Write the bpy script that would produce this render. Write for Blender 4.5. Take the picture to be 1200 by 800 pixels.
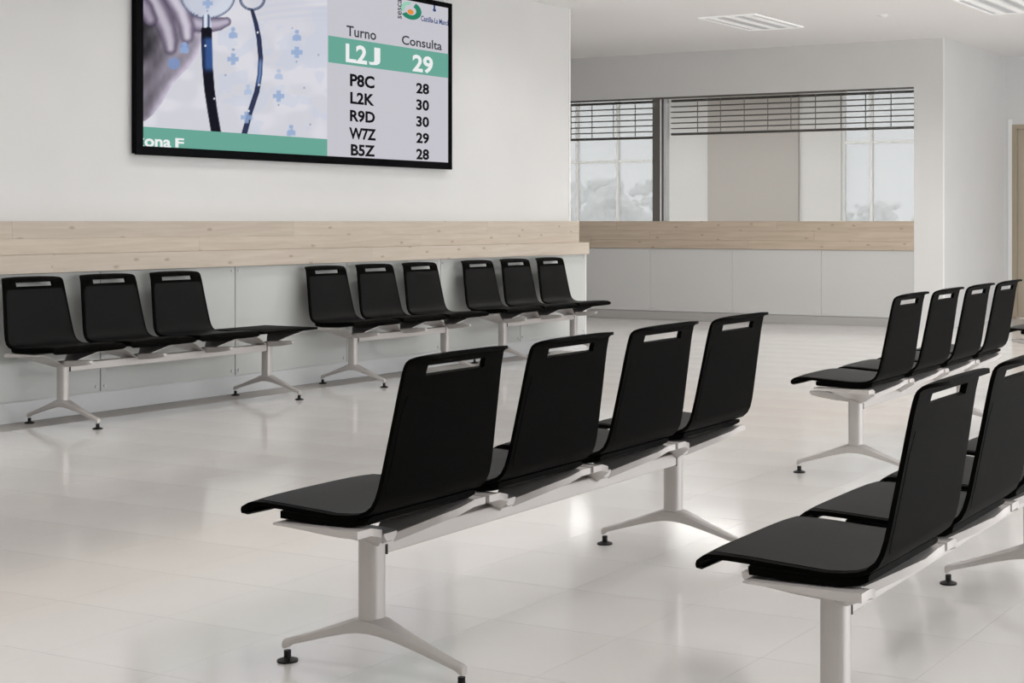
import bpy, bmesh, math, random
from mathutils import Vector, Matrix
random.seed(7)
for o in list(bpy.data.objects): bpy.data.objects.remove(o)
S = bpy.context.scene
COL = S.collection
R = math.radians

# ------------------------------------------------------------------ camera
F_PX, EYE, CX, HY = 1860.0, 1.27, 800.0, 259.0
TH = math.atan((1790 - CX) / F_PX)                 # view turned left of the row direction (+Y)
cd = bpy.data.cameras.new('camera'); cam = bpy.data.objects.new('camera', cd); COL.objects.link(cam)
cam.location = (0, 0, EYE); cam.rotation_euler = (R(90), 0, TH)
cd.sensor_fit = 'HORIZONTAL'; cd.sensor_width = 36; cd.lens = 36 * F_PX / 1200
cd.shift_x = -(CX - 600) / 1200; cd.shift_y = -(400 - HY) / 1200
cd.clip_end = 300
S.camera = cam

# ------------------------------------------------------------------ world, light, exposure
W = bpy.data.worlds.new('overcast sky'); S.world = W; W.use_nodes = True
bg = W.node_tree.nodes['Background']; bg.inputs[0].default_value = (0.97, 0.985, 1.0, 1); bg.inputs[1].default_value = 5.0
S.view_settings.view_transform = 'Standard'; S.view_settings.look = 'None'
S.view_settings.gamma = 1.0; S.view_settings.use_curve_mapping = False
S.view_settings.exposure = -0.25

def portal(x, y, z, sx, sy, rot):
    l = bpy.data.lights.new('window_portal', 'AREA'); l.shape = 'RECTANGLE'; l.size = sx; l.size_y = sy
    l.cycles.is_portal = True
    o = bpy.data.objects.new('window_portal', l); COL.objects.link(o); o.location = (x, y, z); o.rotation_euler = rot
XR = 3.2                                            # window wall on the right
YF = -3.6                                           # wall behind the camera
CEIL = 3.425
OFFICE_FILL_W = 56.0
LAMP_W = 14.5
portal(XR + .1, 10.2, 1.85, 2.7, 16.4, (0, R(90), 0))

# ------------------------------------------------------------------ helpers
def new_mat(name, col=(.8, .8, .8), rough=.5, metal=0., spec=.5, emis=None, estr=1.0):
    m = bpy.data.materials.new(name); m.use_nodes = True
    b = m.node_tree.nodes['Principled BSDF']
    b.inputs['Base Color'].default_value = (*col, 1); b.inputs['Roughness'].default_value = rough
    b.inputs['Metallic'].default_value = metal; b.inputs['Specular IOR Level'].default_value = spec
    if emis:
        b.inputs['Emission Color'].default_value = (*emis, 1); b.inputs['Emission Strength'].default_value = estr
    return m
def N(m, t, **k):
    n = m.node_tree.nodes.new(t)
    for a, v in k.items(): setattr(n, a, v)
    return n
def L(m, a, b): m.node_tree.links.new(a, b)
def bsdf(m): return m.node_tree.nodes['Principled BSDF']
def noise_tint(m, c1, c2, scale=3., detail=4., bump=0., bscale=60., rough=None):
    tc = N(m, 'ShaderNodeTexCoord'); nz = N(m, 'ShaderNodeTexNoise'); nz.inputs['Scale'].default_value = scale; nz.inputs['Detail'].default_value = detail
    L(m, tc.outputs['Object'], nz.inputs['Vector'])
    cr = N(m, 'ShaderNodeValToRGB'); cr.color_ramp.elements[0].color = (*c1, 1); cr.color_ramp.elements[1].color = (*c2, 1)
    cr.color_ramp.elements[0].position = .3; cr.color_ramp.elements[1].position = .7
    L(m, nz.outputs['Fac'], cr.inputs[0]); L(m, cr.outputs[0], bsdf(m).inputs['Base Color'])
    if bump:
        n2 = N(m, 'ShaderNodeTexNoise'); n2.inputs['Scale'].default_value = bscale; L(m, tc.outputs['Object'], n2.inputs['Vector'])
        bp = N(m, 'ShaderNodeBump'); bp.inputs['Strength'].default_value = bump; bp.inputs['Distance'].default_value = .002
        L(m, n2.outputs['Fac'], bp.inputs['Height']); L(m, bp.outputs[0], bsdf(m).inputs['Normal'])
    if rough:
        mr = N(m, 'ShaderNodeMapRange'); mr.inputs['To Min'].default_value = rough[0]; mr.inputs['To Max'].default_value = rough[1]
        L(m, nz.outputs['Fac'], mr.inputs[0]); L(m, mr.outputs[0], bsdf(m).inputs['Roughness'])
    return m
def mobj(name, me, mat=None, parent=None, loc=None):
    o = bpy.data.objects.new(name, me); COL.objects.link(o)
    if mat is not None and not me.materials: me.materials.append(mat)
    if parent is not None: o.parent = parent
    if loc is not None: o.location = loc
    return o
def mesh_from(name, verts, faces, mat=None, smooth=False):
    me = bpy.data.meshes.new(name); me.from_pydata(verts, [], faces); me.update()
    if smooth:
        for p in me.polygons: p.use_smooth = True
    if mat: me.materials.append(mat)
    return me
BOXF = [(0, 3, 2, 1), (4, 5, 6, 7), (0, 1, 5, 4), (1, 2, 6, 5), (2, 3, 7, 6), (3, 0, 4, 7)]
def bxv(x0, x1, y0, y1, z0, z1):
    return [(x0, y0, z0), (x1, y0, z0), (x1, y1, z0), (x0, y1, z0), (x0, y0, z1), (x1, y0, z1), (x1, y1, z1), (x0, y1, z1)]
class MB:
    def __init__(s): s.v = []; s.f = []
    def box(s, *a):
        n = len(s.v); s.v += bxv(*a); s.f += [tuple(i + n for i in f) for f in BOXF]; return s
    def add(s, v, f):
        n = len(s.v); s.v += list(v); s.f += [tuple(i + n for i in q) for q in f]; return s
    def cyl(s, c, r, z0, z1, n=16, axis='z', r1=None):
        r1 = r if r1 is None else r1; vs = []
        for (z, rr) in ((z0, r), (z1, r1)):
            for i in range(n):
                a = 2 * math.pi * i / n; p = (rr * math.cos(a), rr * math.sin(a))
                vs.append((c[0] + p[0], c[1] + p[1], z) if axis == 'z' else (z, c[0] + p[0], c[1] + p[1]))
        fs = [(i, (i + 1) % n, n + (i + 1) % n, n + i) for i in range(n)] + [tuple(range(n - 1, -1, -1)), tuple(range(n, 2 * n))]
        return s.add(vs, fs)
    def mesh(s, name, mat=None, smooth=False, bevel=0, seg=2):
        me = mesh_from(name, s.v, s.f, None, False)
        bm = bmesh.new(); bm.from_mesh(me)
        bmesh.ops.recalc_face_normals(bm, faces=bm.faces)
        if bevel: bmesh.ops.bevel(bm, geom=list(bm.edges), offset=bevel, segments=seg, profile=.5, affect='EDGES', clamp_overlap=True)
        if smooth:
            for f in bm.faces: f.smooth = True
            for e in bm.edges:
                if len(e.link_faces) == 2 and e.calc_face_angle(0) > R(40): e.smooth = False
        bm.to_mesh(me); bm.free()
        if mat: me.materials.append(mat)
        return me
def tag(o, label=None, cat=None, group=None, kind=None):
    if label: o['label'] = label
    if cat: o['category'] = cat
    if group: o['group'] = group
    if kind: o['kind'] = kind
    return o
def empty(name, loc=(0, 0, 0), rz=0):
    o = bpy.data.objects.new(name, None); COL.objects.link(o); o.location = loc; o.rotation_euler = (0, 0, rz); o.empty_display_size = .1
    return o
def box_obj(name, mat, *a, parent=None, bevel=0, kind=None):
    o = mobj(name, MB().box(*a).mesh(name, mat, bevel=bevel), None, parent)
    if kind: o['kind'] = kind
    return o
def copy_tree(o, parent=None):
    c = o.copy(); COL.objects.link(c); c.parent = parent
    for ch in list(o.children): copy_tree(ch, c)
    return c
# photograph pixel -> point on a plane x = X or y = Y
DX, DY, RX, RY = -math.sin(TH), math.cos(TH), math.cos(TH), math.sin(TH)
def on_x(px, py, X):
    a = (px - CX) / F_PX; vx = DX + a * RX; vy = DY + a * RY; d = X / vx
    return d * vy, EYE - (py - HY) / F_PX * d
def proj(X, Y, Z):
    d = X * DX + Y * DY; l = X * RX + Y * RY
    if d < .05: return None
    return CX + F_PX * l / d, HY + F_PX * (EYE - Z) / d, d

# ------------------------------------------------------------------ materials
M = {}
M['wall'] = noise_tint(new_mat('white wall paint', (.80, .80, .79), .62), (.735, .735, .73), (.755, .755, .75), 2, bump=.05, bscale=200)
M['ceiling'] = new_mat('ceiling paint', (.90, .89, .885), .8)
M['tile'] = new_mat('polished floor tile', (.60, .575, .55), .07, spec=.75)
noise_tint(M['tile'], (.70, .675, .655), (.74, .72, .70), 1.3, 5, rough=(.08, .15))
M['grout'] = new_mat('tile grout', (.46, .44, .42), .7)
M['panel'] = new_mat('back painted glass panel', (.60, .615, .60), .10, spec=.6)
M['panel_back'] = new_mat('satin back panel', (.60, .60, .59), .16, spec=.6)
M['base'] = new_mat('gloss skirting', (.66, .67, .68), .12, spec=.6)
M['base_grey'] = new_mat('grey skirting', (.42, .41, .40), .3)
M['plastic'] = new_mat('black plastic', (.0025, .0023, .002), .5, spec=.04)
M['rubber'] = new_mat('black rubber', (.004, .004, .004), .5, spec=.3)
M['alu'] = new_mat('powder coated aluminium', (.55, .52, .50), .33, .25)
M['bolt'] = new_mat('satin bolt cap', (.62, .62, .61), .3, .3)
M['steel'] = new_mat('polished steel', (.75, .75, .75), .2, 1.0)
M['dark_gap'] = new_mat('dark joint', (.05, .05, .05), .7)
M['post'] = new_mat('grey aluminium post', (.17, .16, .15), .4, .4)
M['slat'] = new_mat('dark grey blind slat', (.12, .11, .105), .5, .3)
M['cord'] = new_mat('blind cord', (.22, .21, .2), .7)
M['white_trim'] = new_mat('white trim', (.92, .92, .91), .4)
M['beige'] = new_mat('beige painted column', (.48, .455, .43), .6)
M['door'] = new_mat('beige door leaf', (.50, .43, .34), .45)
M['door_frame'] = new_mat('beige door frame', (.42, .355, .27), .45)
M['tv'] = new_mat('black television bezel', (.004, .004, .005), .25)
M['louvre'] = new_mat('white louvre', (.9, .9, .9), .35, emis=(1, .99, .97), estr=.28)
M['louvre2'] = new_mat('grey reflector', (.72, .73, .74), .3, .3)
M['ground'] = new_mat('outdoor paving', (.62, .62, .61), .9)
M['bark'] = new_mat('bark', (.30, .28, .26), .9)
M['leaf'] = noise_tint(new_mat('haze pale leaves', (.25, .28, .24), .8), (.72, .74, .72), (.82, .84, .82), 1.5)  # distance haze is put into the leaf colour as near-white tones
# woven shell fabric: fine weave relief
fb = M['fabric'] = new_mat('black woven seat fabric', (.012, .0115, .011), .5, spec=.2)
tc = N(fb, 'ShaderNodeTexCoord'); wv = []
for ax in ('X', 'Y'):
    w = N(fb, 'ShaderNodeTexWave', wave_type='BANDS', bands_direction=ax); w.inputs['Scale'].default_value = 90; w.inputs['Distortion'].default_value = .6
    w.inputs['Detail'].default_value = 1
    L(fb, tc.outputs['UV'], w.inputs['Vector']); wv.append(w)
mx = N(fb, 'ShaderNodeMath', operation='MULTIPLY'); L(fb, wv[0].outputs['Fac'], mx.inputs[0]); L(fb, wv[1].outputs['Fac'], mx.inputs[1])
bp = N(fb, 'ShaderNodeBump'); bp.inputs['Strength'].default_value = .35; bp.inputs['Distance'].default_value = .0008
L(fb, mx.outputs[0], bp.inputs['Height']); L(fb, bp.outputs[0], bsdf(fb).inputs['Normal'])
mr = N(fb, 'ShaderNodeMix', data_type='RGBA'); mr.inputs[6].default_value = (.002, .0019, .0018, 1); mr.inputs[7].default_value = (.0065, .0062, .0058, 1)
L(fb, mx.outputs[0], mr.inputs[0]); L(fb, mr.outputs[2], bsdf(fb).inputs['Base Color'])
fr_ = M['fabric_rear'] = fb.copy(); fr_.name = 'black woven back fabric'
for n_ in fr_.node_tree.nodes:
    if n_.bl_idname == 'ShaderNodeMix': n_.inputs[6].default_value = (.0018, .0017, .0015, 1); n_.inputs[7].default_value = (.0035, .0033, .003, 1)
fr_.node_tree.nodes['Principled BSDF'].inputs['Specular IOR Level'].default_value = .04
for k_, v_ in (('plastic', 1.07), ('fabric_rear', 1.07), ('fabric', 1.22), ('tv', 1.1)):
    bsdf(M[k_]).inputs['IOR'].default_value = v_; bsdf(M[k_]).inputs['Specular IOR Level'].default_value = .5
# pine: long grain along Y or X with knots
def pine(name, axis, c0, c1, knot):
    m = new_mat(name, c0, .5, spec=.35)
    tc = N(m, 'ShaderNodeTexCoord'); mp = N(m, 'ShaderNodeMapping')
    mp.inputs['Scale'].default_value = (1.0, .10, 1.6) if axis == 'y' else (.10, 1.0, 1.6)
    L(m, tc.outputs['Object'], mp.inputs['Vector'])
    nz = N(m, 'ShaderNodeTexNoise'); nz.inputs['Scale'].default_value = 16; nz.inputs['Detail'].default_value = 7; nz.inputs['Roughness'].default_value = .6; nz.inputs['Distortion'].default_value = .7
    L(m, mp.outputs[0], nz.inputs['Vector'])
    cr = N(m, 'ShaderNodeValToRGB'); cr.color_ramp.elements[0].position = .32; cr.color_ramp.elements[1].position = .68
    cr.color_ramp.elements[0].color = (*c1, 1); cr.color_ramp.elements[1].color = (*c0, 1); L(m, nz.outputs['Fac'], cr.inputs[0])
    sx = N(m, 'ShaderNodeSeparateXYZ'); cb = N(m, 'ShaderNodeCombineXYZ'); L(m, tc.outputs['Object'], sx.inputs[0])
    oi = N(m, 'ShaderNodeObjectInfo')
    m1 = N(m, 'ShaderNodeMath', operation='MULTIPLY_ADD'); m1.inputs[1].default_value = 2.6; L(m, sx.outputs['Y' if axis == 'y' else 'X'], m1.inputs[0])
    m3 = N(m, 'ShaderNodeMath', operation='MULTIPLY'); m3.inputs[1].default_value = 37.; L(m, oi.outputs['Random'], m3.inputs[0]); L(m, m3.outputs[0], m1.inputs[2])
    m2 = N(m, 'ShaderNodeMath', operation='MULTIPLY'); m2.inputs[1].default_value = 6.; L(m, sx.outputs['Z'], m2.inputs[0])
    L(m, m1.outputs[0], cb.inputs[0]); L(m, m2.outputs[0], cb.inputs[1])
    vo = N(m, 'ShaderNodeTexVoronoi', voronoi_dimensions='2D'); vo.inputs['Scale'].default_value = 1.; L(m, cb.outputs[0], vo.inputs['Vector'])
    k = N(m, 'ShaderNodeMapRange'); k.inputs['From Min'].default_value = -.03; k.inputs['From Max'].default_value = .09; k.inputs['To Min'].default_value = 1; k.inputs['To Max'].default_value = 0
    L(m, vo.outputs['Distance'], k.inputs[0])
    mix = N(m, 'ShaderNodeMix', data_type='RGBA'); L(m, k.outputs[0], mix.inputs[0]); L(m, cr.outputs[0], mix.inputs[6]); mix.inputs[7].default_value = (*knot, 1)
    hs = N(m, 'ShaderNodeHueSaturation')
    vr = N(m, 'ShaderNodeMapRange'); vr.inputs['To Min'].default_value = .94; vr.inputs['To Max'].default_value = 1.05
    L(m, oi.outputs['Random'], vr.inputs[0]); L(m, vr.outputs[0], hs.inputs['Value']); L(m, mix.outputs[2], hs.inputs['Color'])
    L(m, hs.outputs[0], bsdf(m).inputs['Base Color'])
    return m
M['pine_y'] = pine('pale pine along wall', 'y', (.62, .55, .47), (.53, .455, .375), (.27, .19, .14))
M['pine_x'] = pine('warm pine along back', 'x', (.57, .48, .385), (.46, .37, .285), (.25, .17, .12))
# thin clear glass and added view-veiling film
def glass(name, tint, refl):
    m = bpy.data.materials.new(name); m.use_nodes = True; nt = m.node_tree; nt.nodes.clear()
    out = N(m, 'ShaderNodeOutputMaterial'); mi = N(m, 'ShaderNodeMixShader'); tr = N(m, 'ShaderNodeBsdfTransparent'); gl = N(m, 'ShaderNodeBsdfGlossy')
    tr.inputs[0].default_value = (*tint, 1); gl.inputs['Roughness'].default_value = 0.0
    fr = N(m, 'ShaderNodeFresnel'); fr.inputs[0].default_value = 1.45
    mu = N(m, 'ShaderNodeMath', operation='MULTIPLY'); mu.inputs[1].default_value = refl; L(m, fr.outputs[0], mu.inputs[0])
    L(m, mu.outputs[0], mi.inputs[0]); L(m, tr.outputs[0], mi.inputs[1]); L(m, gl.outputs[0], mi.inputs[2]); L(m, mi.outputs[0], out.inputs[0])
    return m
M['glass'] = glass('service window glass', (.97, .975, .97), 1.0)
def haze_film(name, fac, tcol, scol):
    m = bpy.data.materials.new(name); m.use_nodes = True; nt = m.node_tree; nt.nodes.clear()
    out = N(m, 'ShaderNodeOutputMaterial'); mi = N(m, 'ShaderNodeMixShader'); tr = N(m, 'ShaderNodeBsdfTransparent'); tl = N(m, 'ShaderNodeBsdfTranslucent')
    tr.inputs[0].default_value = (*tcol, 1); tl.inputs[0].default_value = (*scol, 1); mi.inputs[0].default_value = fac
    L(m, tr.outputs[0], mi.inputs[1]); L(m, tl.outputs[0], mi.inputs[2]); L(m, mi.outputs[0], out.inputs[0])
    return m
M['haze_film'] = haze_film('sheer window film', .5, (.18, .181, .182), (.285, .286, .287))  # added layer: lays haze over the outdoor view and dims the sky

# ------------------------------------------------------------------ room shell
XU, XB, XP, XS = -8.59, -8.46, -8.40, -8.36         # left wall: upper face, wood band, glass panels, ledge front
YE = 13.70                                          # end of the left wall
YB = 17.9                                           # back wall face
XC = -6.05                                          # outer corner of back wall
Y2 = 20.35                                          # recessed wall with the door
ZB = 1.27                                           # top of the wood band

floor = box_obj('floor', M['grout'], -15, XR + .3, YF - .3, 24.5, -.12, -.0025, kind='structure')
ceiling = box_obj('ceiling', M['ceiling'], -15, XR + .3, YF - .3, 24.5, CEIL, CEIL + .2, kind='structure')
# floor tiles
T = .472; GAP = .0011
tm = MB().box(-T / 2 + GAP / 2, T / 2 - GAP / 2, -T / 2 + GAP / 2, T / 2 - GAP / 2, -.008, 0).mesh('tile', M['tile'])
tiles = []
for i in range(-13, 11):
    for j in range(-17, 34):
        x = -1.497 - T / 2 + i * T * 1.0; y = 4.183 + T / 2 + j * T
        if x < -8.9 or x > XR or y < YF or y > 20.6: continue
        if x < XC - 8 : continue
        q = proj(x, y, 0); a = 0
        if q and -60 < q[0] < 1260 and 250 < q[1] < 860: a = 1e5 / (q[2] ** 3) + 1e3
        tiles.append((a, x, y))
# the corridor beyond the end of the left wall
for i in range(-29, -13):
    for j in range(19, 30):
        x = -1.497 - T / 2 + i * T; y = 4.183 + T / 2 + j * T
        if y < YB: tiles.append((0, x, y))
tiles.sort(reverse=True)
for a, x, y in tiles[:300]:
    mobj('floor_tile', tm, None, floor, (x, y, 0))
rest = MB()
for a, x, y in tiles[300:]:
    rest.box(x - T / 2 + GAP / 2, x + T / 2 - GAP / 2, y - T / 2 + GAP / 2, y + T / 2 - GAP / 2, -.008, 0)
o = mobj('floor_tiling', mesh_from('floor_tiling', rest.v, rest.f, M['tile']), None, floor); o['kind'] = 'stuff'

def struct(name, mat, *a, **k): return box_obj(name, mat, *a, kind='structure', **k)
# left wall (partition): body, end face; upper part stands back behind the wood band
wl = struct('wall_left', M['wall'], -8.9, XU, YF, YE - .02, 0, CEIL)
wlo = struct('wall_left_lower', M['wall'], XU, XP - .012, YF, YE - .012, 0, .934)
box_obj('end_face', M['wall'], -8.9, XP - .004, YE - .012, YE, 0, .9375, parent=wlo)
struct('trim_1', M['white_trim'], XU - .002, XU + .006, YE - .022, YE + .002, ZB, CEIL)          # corner bead
struct('trim_2', M['white_trim'], XP - .01, XP + .003, YE - .010, YE + .004, 0, .938)
# glass panels on the lower left wall, with stand-off bolts, recessed skirting
sk = struct('baseboard_left', M['base'], XP - .02, XP - .002, YF, YE - .01, 0, .128)
seams = [7.52 + 1.25 * k for k in range(-9, 5)] + [YE - .01]
pbolt = MB().cyl((0, 0), .011, 0, .006, 12, axis='x').mesh('panel_bolt', M['bolt'], smooth=True)
for a, b in zip(seams[:-1], seams[1:]):
    pn = box_obj('glass_panel', M['panel'], XP - .008, XP, a + .0035, b - .0035, .135, .935, parent=wlo, bevel=.0012)
    for y in (a + .035, b - .035):
        for z in (.17, .905):
            mobj('panel_bolt', pbolt, None, pn, (XP, y, z))
box_obj('panel_backing', M['dark_gap'], XP - .0118, XP - .0085, YF, YE - .014, .135, .935, parent=wlo)

# wood band and ledge on the left wall
def plank(name, mat, a, parent, bevel=.0015): return box_obj(name, mat, *a, parent=parent, bevel=bevel)
band = empty('wood_cladding', (XB, YE, 1.05)); tag(band, 'pale knotty pine cladding boards above the ledge on the long left wall', 'cladding')
band_m = band.matrix_basis.copy()
def pk(par, name, mat, x0, x1, y0, y1, z0, z1, bev=.0012):
    px, py, pz = par.location
    cx_, cy_, cz_ = (x0 + x1) / 2, (y0 + y1) / 2, (z0 + z1) / 2
    o = mobj(name, MB().box(x0 - cx_, x1 - cx_, y0 - cy_, y1 - cy_, z0 - cz_, z1 - cz_).mesh(name, mat, bevel=bev), None, par, (cx_ - px, cy_ - py, cz_ - pz))
    return o
for z0, z1, off in ((1.056, 1.157, 0), (1.157, ZB, 1.1)):
    ys = [YE - .03]
    y = YE - .03 - (1.6 if off else 2.6)
    while y > YF: ys.append(y); y -= 2.6
    ys.append(YF)
    for b, a in zip(ys[:-1], ys[1:]): pk(band, 'plank', M['pine_y'], XU + .002, XB, a + .0004, b - .0004, z0 + .0003, z1 - .0003)
ledge = empty('wood_ledge', (XS, YE, .94)); tag(ledge, 'thick pale pine ledge running below the cladding along the left wall', 'ledge')
ys = [YE + .0, YE - 3.4, YE - 6.6, YE - 9.8, YE - 13, YF]
for b, a in zip(ys[:-1], ys[1:]): pk(ledge, 'board', M['pine_y'], XU + .002, XS, a, b, .938, 1.0555, .0006)

# back wall with the long service opening
OX0, OX1 = -12.4, -6.42
OZ = 2.862
wb = struct('wall_back', M['wall'], -15, XC, YB, YB + .25, OZ, CEIL)
struct('wall_back_right', M['wall'], OX1, XC, YB, YB + .25, 0, OZ)
struct('wall_back_left', M['wall'], -15, OX0, YB, YB + .25, 0, OZ)
wbl = struct('wall_back_lower', M['wall'], OX0, OX1, YB + .02, YB + .25, 0, .918)
struct('trim_3', M['white_trim'], XC - .012, XC + .003, YB - .003, YB + .012, 0, CEIL)
struct('trim_4', M['post'], OX0, OX1, YB + .008, YB + .05, OZ - .022, OZ)
struct('baseboard_back', M['base_grey'], OX0, OX1, YB + .006, YB + .02, 0, .11)
bs = [-12.4, -11.27, -10.0, -8.82, -7.61, OX1]
bbolt = MB().cyl((0, 0), .012, 0, .006, 12, axis='x').mesh('panel_bolt', M['bolt'], smooth=True)
for a, b in zip(bs[:-1], bs[1:]):
    pn = box_obj('wall_panel', M['panel_back'], a + .001, b - .001, YB, YB + .012, .115, .917, parent=wbl, bevel=.001)
    for x in (a + .045, b - .045):
        for z in (.155, .885):
            bo = mobj('panel_bolt', bbolt, None, pn, (x, YB, z)); bo.rotation_euler = (0, 0, R(-90))
cl2 = empty('wood_cladding', (-9.5, YB, .92)); tag(cl2, 'warm brown pine cladding band beneath the service window on the far back wall', 'cladding')
for z0, z1, s in ((.919, 1.03, 0), (1.03, 1.15, .9), (1.15, ZB, .4)):
    xs = [OX0, -10.9 + s, -8.6 + s, OX1]
    for a, b in zip(xs[:-1], xs[1:]): pk(cl2, 'plank', M['pine_x'], a + .0004, b - .0004, YB - .012, YB + .1, z0 + .0004, z1 - .0004)

# service window: post, glass panes, blinds
post = struct('window_1', M['post'], -9.985, -9.875, YB + .03, YB + .13, ZB, OZ)
box_obj('post_bead', M['white_trim'], -9.872, -9.853, YB + .025, YB + .11, ZB, OZ - .02, parent=post)
box_obj('post_channel', M['slat'], -9.850, -9.828, YB + .03, YB + .12, ZB, OZ - .02, parent=post)
box_obj('post_channel', M['louvre2'], -9.822, -9.785, YB + .03, YB + .12, ZB, OZ - .02, parent=post)
box_obj('window_pane', M['glass'], OX0, -9.985, YB + .055, YB + .061, ZB, OZ - .02, parent=post)
box_obj('window_pane', M['glass'], -9.785, OX1, YB + .055, YB + .061, ZB, OZ - .02, parent=post)
def blind(x0, x1, ztop, zbot, cords, label):
    y0 = YB + .15
    e = empty('venetian_blind', ((x0 + x1) / 2, y0 + .03, ztop)); tag(e, label, 'blind', None)
    px, py, pz = e.location
    w = (x1 - x0) / 2
    mobj('head_rail', MB().box(-w, w, -.022, .022, -.03, 0).mesh('head_rail', M['slat'], bevel=.002), None, e)
    sm = MB().box(-w, w, -.03, .03, -.006, .006).mesh('slat', M['slat'])
    n = 6; dz = (ztop - .02 - zbot) / (n + .0)
    for i in range(1, n):
        mobj('slat', sm, None, e, (0, 0, -.02 - dz * i))
    mobj('bottom_rail', MB().box(-w, w, -.03, .03, -.018, .012).mesh('bottom_rail', M['slat'], bevel=.003), None, e, (0, 0, zbot - pz))
    for c in cords:
        mobj('ladder_cord', MB().box(c - px - .006, c - px + .006, -.033, -.030, zbot - pz, 0).mesh('ladder_cord', M['cord']), None, e)
    return e
blind(OX0, -9.995, 2.838, 2.36, (-12.3, -11.96, -11.63, -11.3, -10.97, -10.64, -10.31), 'dark slatted blind over the narrow left pane of the service window')
blind(-9.78, OX1 - .004, 2.838, 2.395, (-9.39, -9.063, -8.727, -8.40, -8.083, -7.751, -7.413, -7.092, -6.765), 'wide dark slatted blind over the long right pane of the service window')

# side wall receding from the corner, recessed wall with the door
struct('wall_side', M['wall'], XC - .2, XC, YB + .25, Y2, 0, CEIL)
wr = struct('wall_recess', M['wall'], -5.02, XR + .3, Y2, Y2 + .2, 0, CEIL)
box_obj('wall_strip', M['wall'], XC - .2, -5.95, Y2, Y2 + .2, 0, CEIL, parent=wr)
box_obj('wall_head', M['wall'], -5.95, -5.02, Y2, Y2 + .2, 2.53, CEIL, parent=wr)
struct('trim_5', M['white_trim'], -6.0, -5.948, Y2 - .008, Y2, 0, 2.60)
d = struct('door_1', M['door'], -5.885, -5.085, Y2 + .05, Y2 + .09, .01, 2.47)
box_obj('door_frame', M['door_frame'], -5.95, -5.888, Y2 - .012, Y2 + .12, 0, 2.53, parent=d, bevel=.003)
box_obj('door_frame', M['door_frame'], -5.082, -5.02, Y2 - .012, Y2 + .12, 0, 2.53, parent=d, bevel=.003)
box_obj('door_frame', M['door_frame'], -5.888, -5.082, Y2 - .012, Y2 + .12, 2.473, 2.53, parent=d, bevel=.003)
mobj('door_handle', MB().cyl((-.02, 0), .012, -.06, .06, 10, axis='x').cyl((0, 0), .025, -.09, -.07, 12, axis='x').mesh('door_handle', M['steel'], smooth=True), None, d, (-5.17, Y2 + .02, 1.05))

# walls and daylight openings outside the frame (right side and behind the camera)
def window_wall(name, axis, pos, a0, a1, z0, z1, o0, o1, n, out):
    # axis 'x': wall on plane x = pos running along y ; axis 'y': plane y = pos running along x
    def bx(nm, u0, u1, w0, w1, t0, t1, mat, par=None, kind=None):
        args = (t0, t1, u0, u1, w0, w1) if axis == 'x' else (u0, u1, t0, t1, w0, w1)
        return box_obj(nm, mat, *args, parent=par, kind=kind)
    t = (pos, pos + .2) if out > 0 else (pos - .2, pos)
    w = bx(name, a0, a1, 0, z0, t[0], t[1], M['wall'], None, 'structure')
    bx('wall_head', a0, a1, z1, CEIL, t[0], t[1], M['wall'], w)
    bx('wall_pier', a0, o0, z0, z1, t[0], t[1], M['wall'], w)
    bx('wall_pier', o1, a1, z0, z1, t[0], t[1], M['wall'], w)
    for i in range(n + 1):
        u = o0 + (o1 - o0) * i / n
        bx('mullion', u - .03, u + .03, z0, z1, pos + .05 * out - .02, pos + .05 * out + .04, M['white_trim'], w)
    return w
window_wall('wall_right', 'x', XR, YF - .2, Y2, .45, 3.2, 2.2, 18.4, 9, 1)
struct('wall_front', M['wall'], -9, XR, YF - .2, YF, 0, CEIL)

# office behind the service window
YO = 23.0
struct('wall_office_left', M['wall'], -15.2, -15, YB - 5, YO + .3, 0, CEIL)
struct('wall_corridor', M['wall'], -15, -8.9, YB - 4.9, YB - 4.7, 0, CEIL)
struct('wall_office_right', M['wall'], XC - .45, XC - .25, YB + .25, YO + .2, 0, CEIL)
wo = struct('wall_office_back', M['wall'], -15, XC - .2, YO, YO + .2, 0, .9)
box_obj('wall_head', M['wall'], -15, XC - .2, YO, YO + .2, 3.30, CEIL, parent=wo)
box_obj('wall_pier', M['wall'], -12.78, -9.45, YO, YO + .2, .9, 3.30, parent=wo)
struct('column_office', M['beige'], -11.75, -10.15, YO - .06, YO - .001, 0, CEIL)
def office_window(n, x0, x1, mull, tz):
    w = struct('window_%d' % n, M['white_trim'], x0, x1, YO + .06, YO + .12, .9, .95)
    for x in mull: box_obj('mullion', M['white_trim'], x - .022, x + .022, YO + .05, YO + .12, .95, 3.30, parent=w)
    box_obj('transom', M['white_trim'], x0, x1, YO + .06, YO + .11, tz - .018, tz + .018, parent=w)
    xs = [x0] + list(mull) + [x1]
    for a, b in zip(xs[:-1], xs[1:]):
        if b - a > .06: mobj('window_pane', mesh_from('window_pane', [(a + .02, YO + .09, .95), (b - .02, YO + .09, .95), (b - .02, YO + .09, 3.30), (a + .02, YO + .09, 3.30)], [(0, 1, 2, 3)], M['haze_film']), None, w)
office_window(2, -15.0, -12.78, (-14.98, -14.32, -13.52, -12.80), 2.27)
office_window(3, -9.45, XC - .25, (-9.43, -8.97, -8.1, -7.2), 2.49)

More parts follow.
